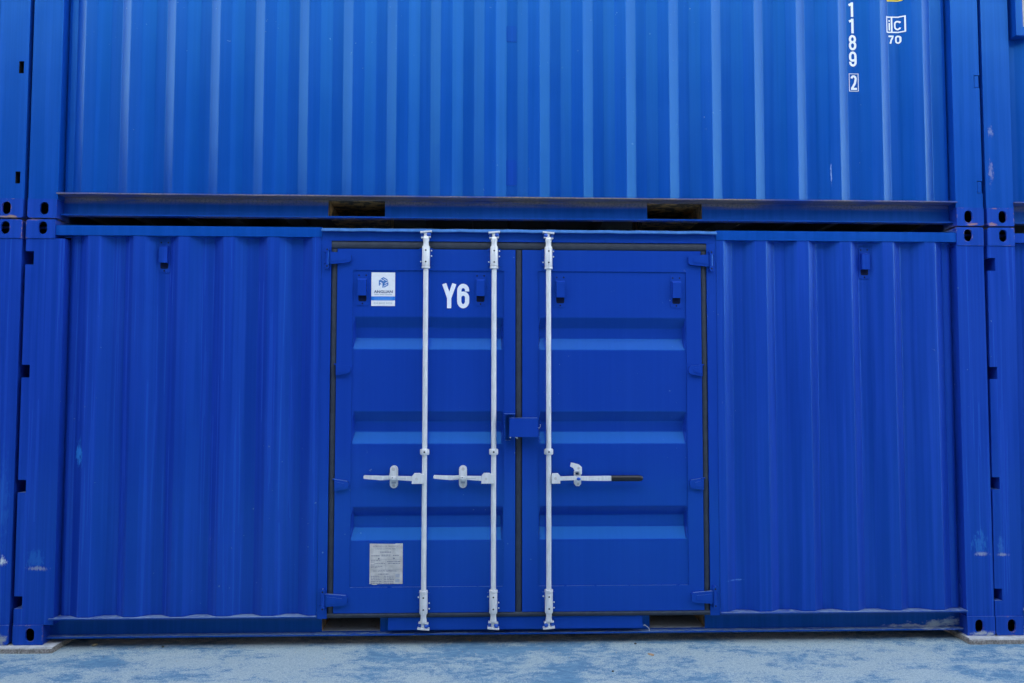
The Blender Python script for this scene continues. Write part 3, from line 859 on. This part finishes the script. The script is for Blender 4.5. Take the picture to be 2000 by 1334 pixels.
    x0, x1, z0, z1 = 2.134, 2.337, .344, .590
    mb.plate([(x0, z0), (x0 + .012, z0), (x0 + .018, z0 - .004), (x0 + .044, z0 - .005), (x0 + .05, z0), (x1, z0), (x1, z1), (x0 + .16, z1), (x0 + .155, z1 - .003), (x0, z1)], y - .0012, y + .0012, (), 0)
    y -= .0016
    text_into(mb, 'APPROVED FOR TRANSPORT', x0 + .018, z1 - .022, .0095, y, 1, .165)
    text_into(mb, 'UNDER CUSTOMS SEAL', x0 + .036, z1 - .036, .0085, y, 1, .125)
    text_into(mb, 'CSC SAFETY APPROVAL', x0 + .022, z1 - .172, .0095, y, 1, .145, 'LEFT', .01)
    def dash(xa, xb, zc, h_):
        x = xa
        while x < xb:
            wd = random.uniform(.004, .016)
            mb.box(x, min(x + wd, xb), y - .0002, y, zc - h_ / 2, zc + h_ / 2, 1); x += wd + random.uniform(.002, .004)
    dash(x0 + .065, x0 + .130, z1 - .052, .006)
    dash(x0 + .010, x0 + .062, z1 - .074, .005); dash(x0 + .072, x0 + .132, z1 - .070, .004); dash(x0 + .072, x0 + .132, z1 - .076, .003); dash(x0 + .142, x0 + .178, z1 - .073, .005)
    for k, (a, b) in enumerate(((.008, .07), (.008, .03), (.03, .095), (.008, .04), (.008, .078), (.008, .05))): dash(x0 + a, x0 + b, z1 - .104 - k * .0085, .0038)
    dash(x0 + .108, x0 + .19, z1 - .110, .005); dash(x0 + .112, x0 + .186, z1 - .121, .005)
    mb.ball((x0 + .056, y, z1 - .092), .006, 1, 10, .02, 1); mb.ball((x0 + .149, y, z1 - .091), .006, 1, 10, .02, 1)
    dash(x0 + .055, x0 + .12, z1 - .186, .006)
    for k in range(5):
        dash(x0 + .008, x0 + (.062 if k < 2 else .075), z1 - .199 - k * .0105, .0045)
        dash(x0 + .088, x0 + .150, z1 - .199 - k * .0105, .0045)
    for zc in (z1 - .096, z1 - .160): mb.box(x0 + .006, x1 - .006, y - .0001, y, zc - .0006, zc + .0006, 1)
    mb.box(x0 + .0985, x0 + .0997, y - .0001, y, z1 - .159, z1 - .097, 1)
    for za, zb in ((.010, .030), (.040, .060)): mb.box(x1 - .044, x1 - .018, y - .0001, y, z0 + za, z0 + zb, 2)
    mb.build('data_plate', [M_PLATE, M_PLATETXT, M_GREYINK], dl, label='small grey approval plate with etched lines of print')
    return root

# ------------------------------------------------------------------ upper containers and neighbours
UP_Z = 2.601
UP_PARTS = (.068, .073, .071, .067)
def plain_container(name, label, loc, mat, rail, kind, notch_left=False, slots_right=False, lugs_right=False, pockets=True):
    root = thing(name, label, 'container', loc, 'stacked blue containers')
    shell(root, mat)
    nl = NOTCH if notch_left else ()
    sl = [(.028, .057, a, b) for a, b, d in NOTCH] if slots_right else ()
    lg = ()
    nr = ()
    if lugs_right:
        nr = [(a, b + .006, .036) for a, b, d in NOTCH]
        lg = [(.004, .032, a + .004, b + .002) for a, b, d in NOTCH]
    pm = M_POST if kind == 'lower' else M_POST_UP
    post(root, True, .1181, H - .1181, .181, pm, nl)
    post(root, False, .1181, H - .1181, .181, pm, nr, sl, lg)
    y_o, y_i = .010, .051
    pts = [(.1815, .078), (.190, .078), (.196, .055), (.212, .053)] + corrugation(.249, .279, UP_PARTS, .2125, 5.842, y_o, y_i) + [(5.848, .053), (5.862, .055), (5.868, .078), (5.8765, .078)]
    sheet(pts, .1575, 2.497).build('side_wall', M_WALL_UP if kind == 'upper' else mat, root)
    mb = MB(); mb.box(.178, L - .178, .004, .066, 2.496, 2.557); mb.build('top_rail', mat, root)
    bottom_rail(root, rail, [(1.834, 2.194), (3.884, 4.242)] if pockets else [], .157)
    return root, yfun(pts)

lower_main()
up, fy = plain_container('shipping_container', 'blue container stacked on the Y6 one, white number ending 89 2 down its right side', (.008, 0, UP_Z), M_UP, M_RAIL_UP, 'upper', lugs_right=True)
plain_container('shipping_container', 'blue ground-level container cut off by the left edge, beside the Y6 container', (-L - .022, .002, 0), M_LOW, M_RAIL_LOW, 'lower')
plain_container('shipping_container', 'blue upper container cut off by the left edge, with dark hinge slots in its post', (-L - .016, -.003, UP_Z), M_UP, M_RAIL_UP, 'upper', slots_right=True)
rl, _ = plain_container('shipping_container', 'blue ground-level container cut off by the right edge, square notches in its post', (L + .008, 0, 0), M_LOW, M_RAIL_LOW, 'lower', notch_left=True)
rl.rotation_euler = (0, .0085, 0)
ru, _ = plain_container('shipping_container', 'blue upper container cut off by the right edge, framed beige board on its wall', (L + .032, .003, UP_Z), M_UP, M_RAIL_UP, 'upper')

# cross members under the stacked container, seen through the gap above the lower roof
cm = MB(); cm.box(-.022, .022, .10, W - .10, .030, .149)
first_cm = None
for k in range(19):
    x = .32 + k * .301
    if 1.80 < x < 2.23 or 3.85 < x < 4.28: continue
    if first_cm is None: first_cm = cm.build('cross_member', M_UNDER, up, loc=(x, 0, 0)); continue
    link('cross_member', first_cm.data, up, loc=(x, 0, 0))

# number, size mark and stickers on the stacked container
mb = MB(); fo = lambda x: fy(x)
xl = .008
Y0 = -.0018
KX = lambda x: 2.825 + (x - 2.825) * 1.0105 - xl
KZ = lambda z: 1.567 + (z - 1.567) * 1.0105 - UP_Z
def num(ch, x0, z0, h, w, t): put_glyph(mb, ch, KX(x0), KZ(z0), h, w, t, Y0, 0, fo)
num('7', 5.190, 4.080, .096, .056, .017)
num('1', 5.199, 3.966, .098, .046, .016)
num('1', 5.200, 3.857, .098, .046, .016)
num('8', 5.201, 3.744, .103, .050, .015)
num('9', 5.201, 3.636, .101, .050, .015)
mb.build('container_number', M_WPAINT, up, label='white vertical number 1 1 8 9')
mb = MB()
num('2', 5.207, 3.482, .098, .042, .014)
box = [(KX(5.199), KZ(3.474)), (KX(5.257), KZ(3.474)), (KX(5.257), KZ(3.588)), (KX(5.199), KZ(3.588))]
ribbon(mb, box, .0035, Y0, True, 0, fo)
mb.build('check_digit', M_WPAINT, up, label='white 2 inside a thin white box')
mb = MB()
bx = [(KX(5.453), KZ(3.868)), (KX(5.566), KZ(3.868)), (KX(5.566), KZ(3.969)), (KX(5.453), KZ(3.969))]
ribbon(mb, bx, .0085, Y0, True, 0, fo)
ribbon(mb, [(KX(5.4875), KZ(3.872)), (KX(5.4875), KZ(3.965))], .0105, Y0 - .0003, False, 0, fo)
put_glyph(mb, 'i', KX(5.4665), KZ(3.880), .070, .011, .010, Y0, 0, fo)
put_glyph(mb, 'C', KX(5.503), KZ(3.882), .064, .046, .0105, Y0, 0, fo)
put_glyph(mb, '7', KX(5.465), KZ(3.792), .055, .034, .011, Y0, 0, fo)
put_glyph(mb, '0', KX(5.508), KZ(3.792), .055, .038, .0105, Y0, 0, fo)
mb.build('code_mark', M_WPAINT, up, label='white boxed letters iC above the number 70')
mb = MB()
for k in range(12):
    xa = KX(5.456) + k * .0083; xb = xa + .0083
    za, zb = KZ(4.0735), KZ(4.175)
    mb.face([(xa, fy(xa) - .002, za), (xb, fy(xb) - .002, za), (xb, fy(xb) - .002, zb), (xa, fy(xa) - .002, zb)], 0)
ribbon(mb, [(KX(5.470), KZ(4.086)), (KX(5.502), KZ(4.150)), (KX(5.536), KZ(4.086))], .007, -.0026, True, 1, fo)
mb.build('sticker', [M_YELLOW, M_YELLOW2], up, label='yellow warning sticker at the top edge')
for za, zb in ((3.763, 3.866), (2.832, 2.997)):
    mb = MB(); mb.plate(rrect(KX(2.974), KX(3.040), KZ(za), KZ(zb), .01), .0488, .0512)
    mb.build('touch_up_patch', M_PATCH, up, label='darker blue repainted patch')

# framed board on the right-hand upper container
mb = MB(); ox = L + .032
mb.plate(rrect(6.303 - ox, 6.80 - ox, 3.853 - UP_Z, 4.35 - UP_Z, .004), -.030, .0505, [rrect(6.350 - ox, 6.742 - ox, 3.911 - UP_Z, 4.292 - UP_Z)])
fr_ = mb.build('board_frame', M_UP, ru)
mb = MB(); mb.plate(rrect(6.3505 - ox, 6.7415 - ox, 3.9115 - UP_Z, 4.2915 - UP_Z), -.022, -.010)
mb.build('notice_board', M_BEIGE, ru, label='beige board inside a blue frame')

# ------------------------------------------------------------------ unseen container stacks, added to shape the reflections and shade on the paint
ROW_Y = -8.0
far = [o for o in up.children if o.name.split('.')[0] in ('side_wall', 'corner_post', 'corner_casting', 'top_rail', 'bottom_rail', 'rail_top_flange', 'rail_bottom_flange', 'roof', 'far_side_wall', 'end_wall', 'floor', 'rear_corner_post')]
UNSEEN_STACKS = []
TIER = ('ground', 'second', 'top')
for k, place in enumerate(('far right', 'right', 'middle', 'left', 'far left')):
    for lev in range(3): UNSEEN_STACKS.append((L * 3 - .1 - (L + .03) * k, ROW_Y, lev, PI, 'added unseen slate container in the row behind the camera, %s tier, %s stack' % (TIER[lev], place)))
for k, place in enumerate(('nearer the doors', 'farther from the doors')):
    for lev in (0, 1): UNSEEN_STACKS.append((-6.25, -0.1 - 6.1 * k, lev, PI / 2, 'added unseen slate container closing the alley at left, %s tier, %s' % (TIER[lev], place)))
for k, place in enumerate(('farther from the doors', 'nearer the doors')):
    for lev in (0, 1): UNSEEN_STACKS.append((21.5, -1.4 + 6.1 * k, lev, -PI / 2, 'added unseen slate container closing the alley at right, %s tier, %s' % (TIER[lev], place)))
DARK = {}
def dark_mesh(me):
    if me.name not in DARK:
        d = me.copy()
        for k in range(len(d.materials)): d.materials[k] = M_SLATE
        DARK[me.name] = d
    return DARK[me.name]
for x, y, lev, rz, lab in UNSEEN_STACKS:
    r = thing('shipping_container', lab, 'container', (x, y, lev * UP_Z), 'added unseen containers around the alley')
    r.rotation_euler = (0, 0, rz)
    for ch in far:
        c = ch.copy(); COL.objects.link(c); c.parent = r
        c.data = dark_mesh(ch.data)

# ------------------------------------------------------------------ ground, pads and litter
GZ = -.036
mb = MB()
mb.face([(-300, -300, GZ), (300, -300, GZ), (300, 300, GZ), (-300, 300, GZ)])
mb.build('ground', M_GRND, None, 'structure')

def pad(x0, x1, y0, y1, top, label):
    mb = MB(); n = 14
    rnd = random.Random(int(x0 * 100))
    fr = [(x0 + (x1 - x0) * k / n, y0 + rnd.uniform(-.006, .006)) for k in range(n + 1)]
    rt = [(x1 + rnd.uniform(-.004, .004), y0 + (y1 - y0) * k / 6) for k in range(1, 7)]
    ring = fr + rt + [(x0, y1)]
    tp = [(x + .0, y + .004, top + rnd.uniform(-.003, 0)) for x, y in ring]
    mid = [(x + rnd.uniform(-.003, .003), y - .002, top - .010) for x, y in ring]
    bt = [(x, y - .004, GZ - .004) for x, y in ring]
    mb.face(tp)
    for a, b in ((bt, mid), (mid, tp)):
        for k in range(len(ring)):
            j = (k + 1) % len(ring)
            mb.face([a[k], a[j], b[j], b[k]])
    o = mb.build('concrete_pad', M_SLAB)
    return tag(o, label, 'pad', 'flat pads under the container corners')
pad(-.55, .262, -.045, .42, -.0005, 'flat worn concrete pad under the container corners at left')
pad(5.862, 6.75, -.060, .42, -.0005, 'flat grimy concrete pad under the container corners at right')

def stone(name, x, y, r, mat, label, cat, sx=1.4, sz=.55):
    mb = MB(); rnd = random.Random(int(x * 1000)); n = 9
    rows = []
    for j in range(6):
        a = -PI / 2 + PI * j / 5
        rows.append([(r * sx * math.cos(a) * math.sin(2 * PI * k / n) * (1 + .2 * math.sin(k * 2.1 + j)), -r * math.cos(a) * math.cos(2 * PI * k / n) * (1 + .15 * math.cos(k * 1.3)), r * sz * math.sin(a)) for k in range(n)])
        rows[-1].append(rows[-1][0])
    mb.grid(rows, 0, True)
    o = mb.build(name, mat, None, None, None, (x, y, GZ + r * sz * .8))
    o.rotation_euler = (0, 0, rnd.uniform(0, 3))
    tag(o, label, cat, 'litter on the ground')

def gpos(u, v):
    d = Rm @ Vector(((u - 1000) / 1600, 1, -(v - 667) / 1600)); o = M.translation
    t = (GZ - o.z) / d.z
    return (o + d * t)
for nm, u, v, r, mt, lb, ct, sx, sz in (
    ('stone', 185, 1261, .012, M_STONE, 'small tan stone beside the left concrete pad', 'stone', 1.5, .6),
    ('dry_leaf', 1272, 1279, .014, M_LEAF, 'curled tan leaf on the ground below the right door', 'leaf', 1.8, .22),
    ('stone', 1241, 1258, .008, M_DARKSTONE, 'small dark stone near the right forklift pocket', 'stone', 1.2, .6),
    ('stone', 918, 1252, .008, M_STONE, 'small tan stone under the left door', 'stone', 1.3, .6),
    ('stone', 1197, 1312, .007, M_DARKSTONE, 'small dark stone near the bottom edge, right of the middle', 'stone', 1.2, .6),
    ('stone', 318, 1264, .008, M_DARKSTONE, 'small dark stone under the left corrugated wall', 'stone', 1.3, .5),
):
    p = gpos(u, v); stone(nm, p.x, p.y, r, mt, lb, ct, sx, sz)

# loose grit along the foot of the stack
mb = MB(); rnd = random.Random(4)
for k in range(420):
    x = rnd.uniform(-1.2, 7.2); y = -abs(rnd.gauss(0, .28)) + .12; r = rnd.uniform(.0012, .0042)
    if not (.30 < x < 5.80) and y > -.09: continue
    q = [(x + r * math.cos(a) * rnd.uniform(.7, 1.3), y + r * math.sin(a) * rnd.uniform(.7, 1.3), GZ + .0003) for a in [2 * PI * j / 5 for j in range(5)]]
    tip = (x + rnd.uniform(-.3, .3) * r, y, GZ + r * rnd.uniform(.5, 1.0))
    for j in range(5): mb.face([q[j], q[(j + 1) % 5], tip], rnd.choice((0, 0, 1, 2)))
o = mb.build('grit', [M_SLAB, M_DARKSTONE, M_STONE], None, 'stuff')
o['label'] = 'loose grit and crumbs scattered along the foot of the containers'; o['category'] = 'grit'
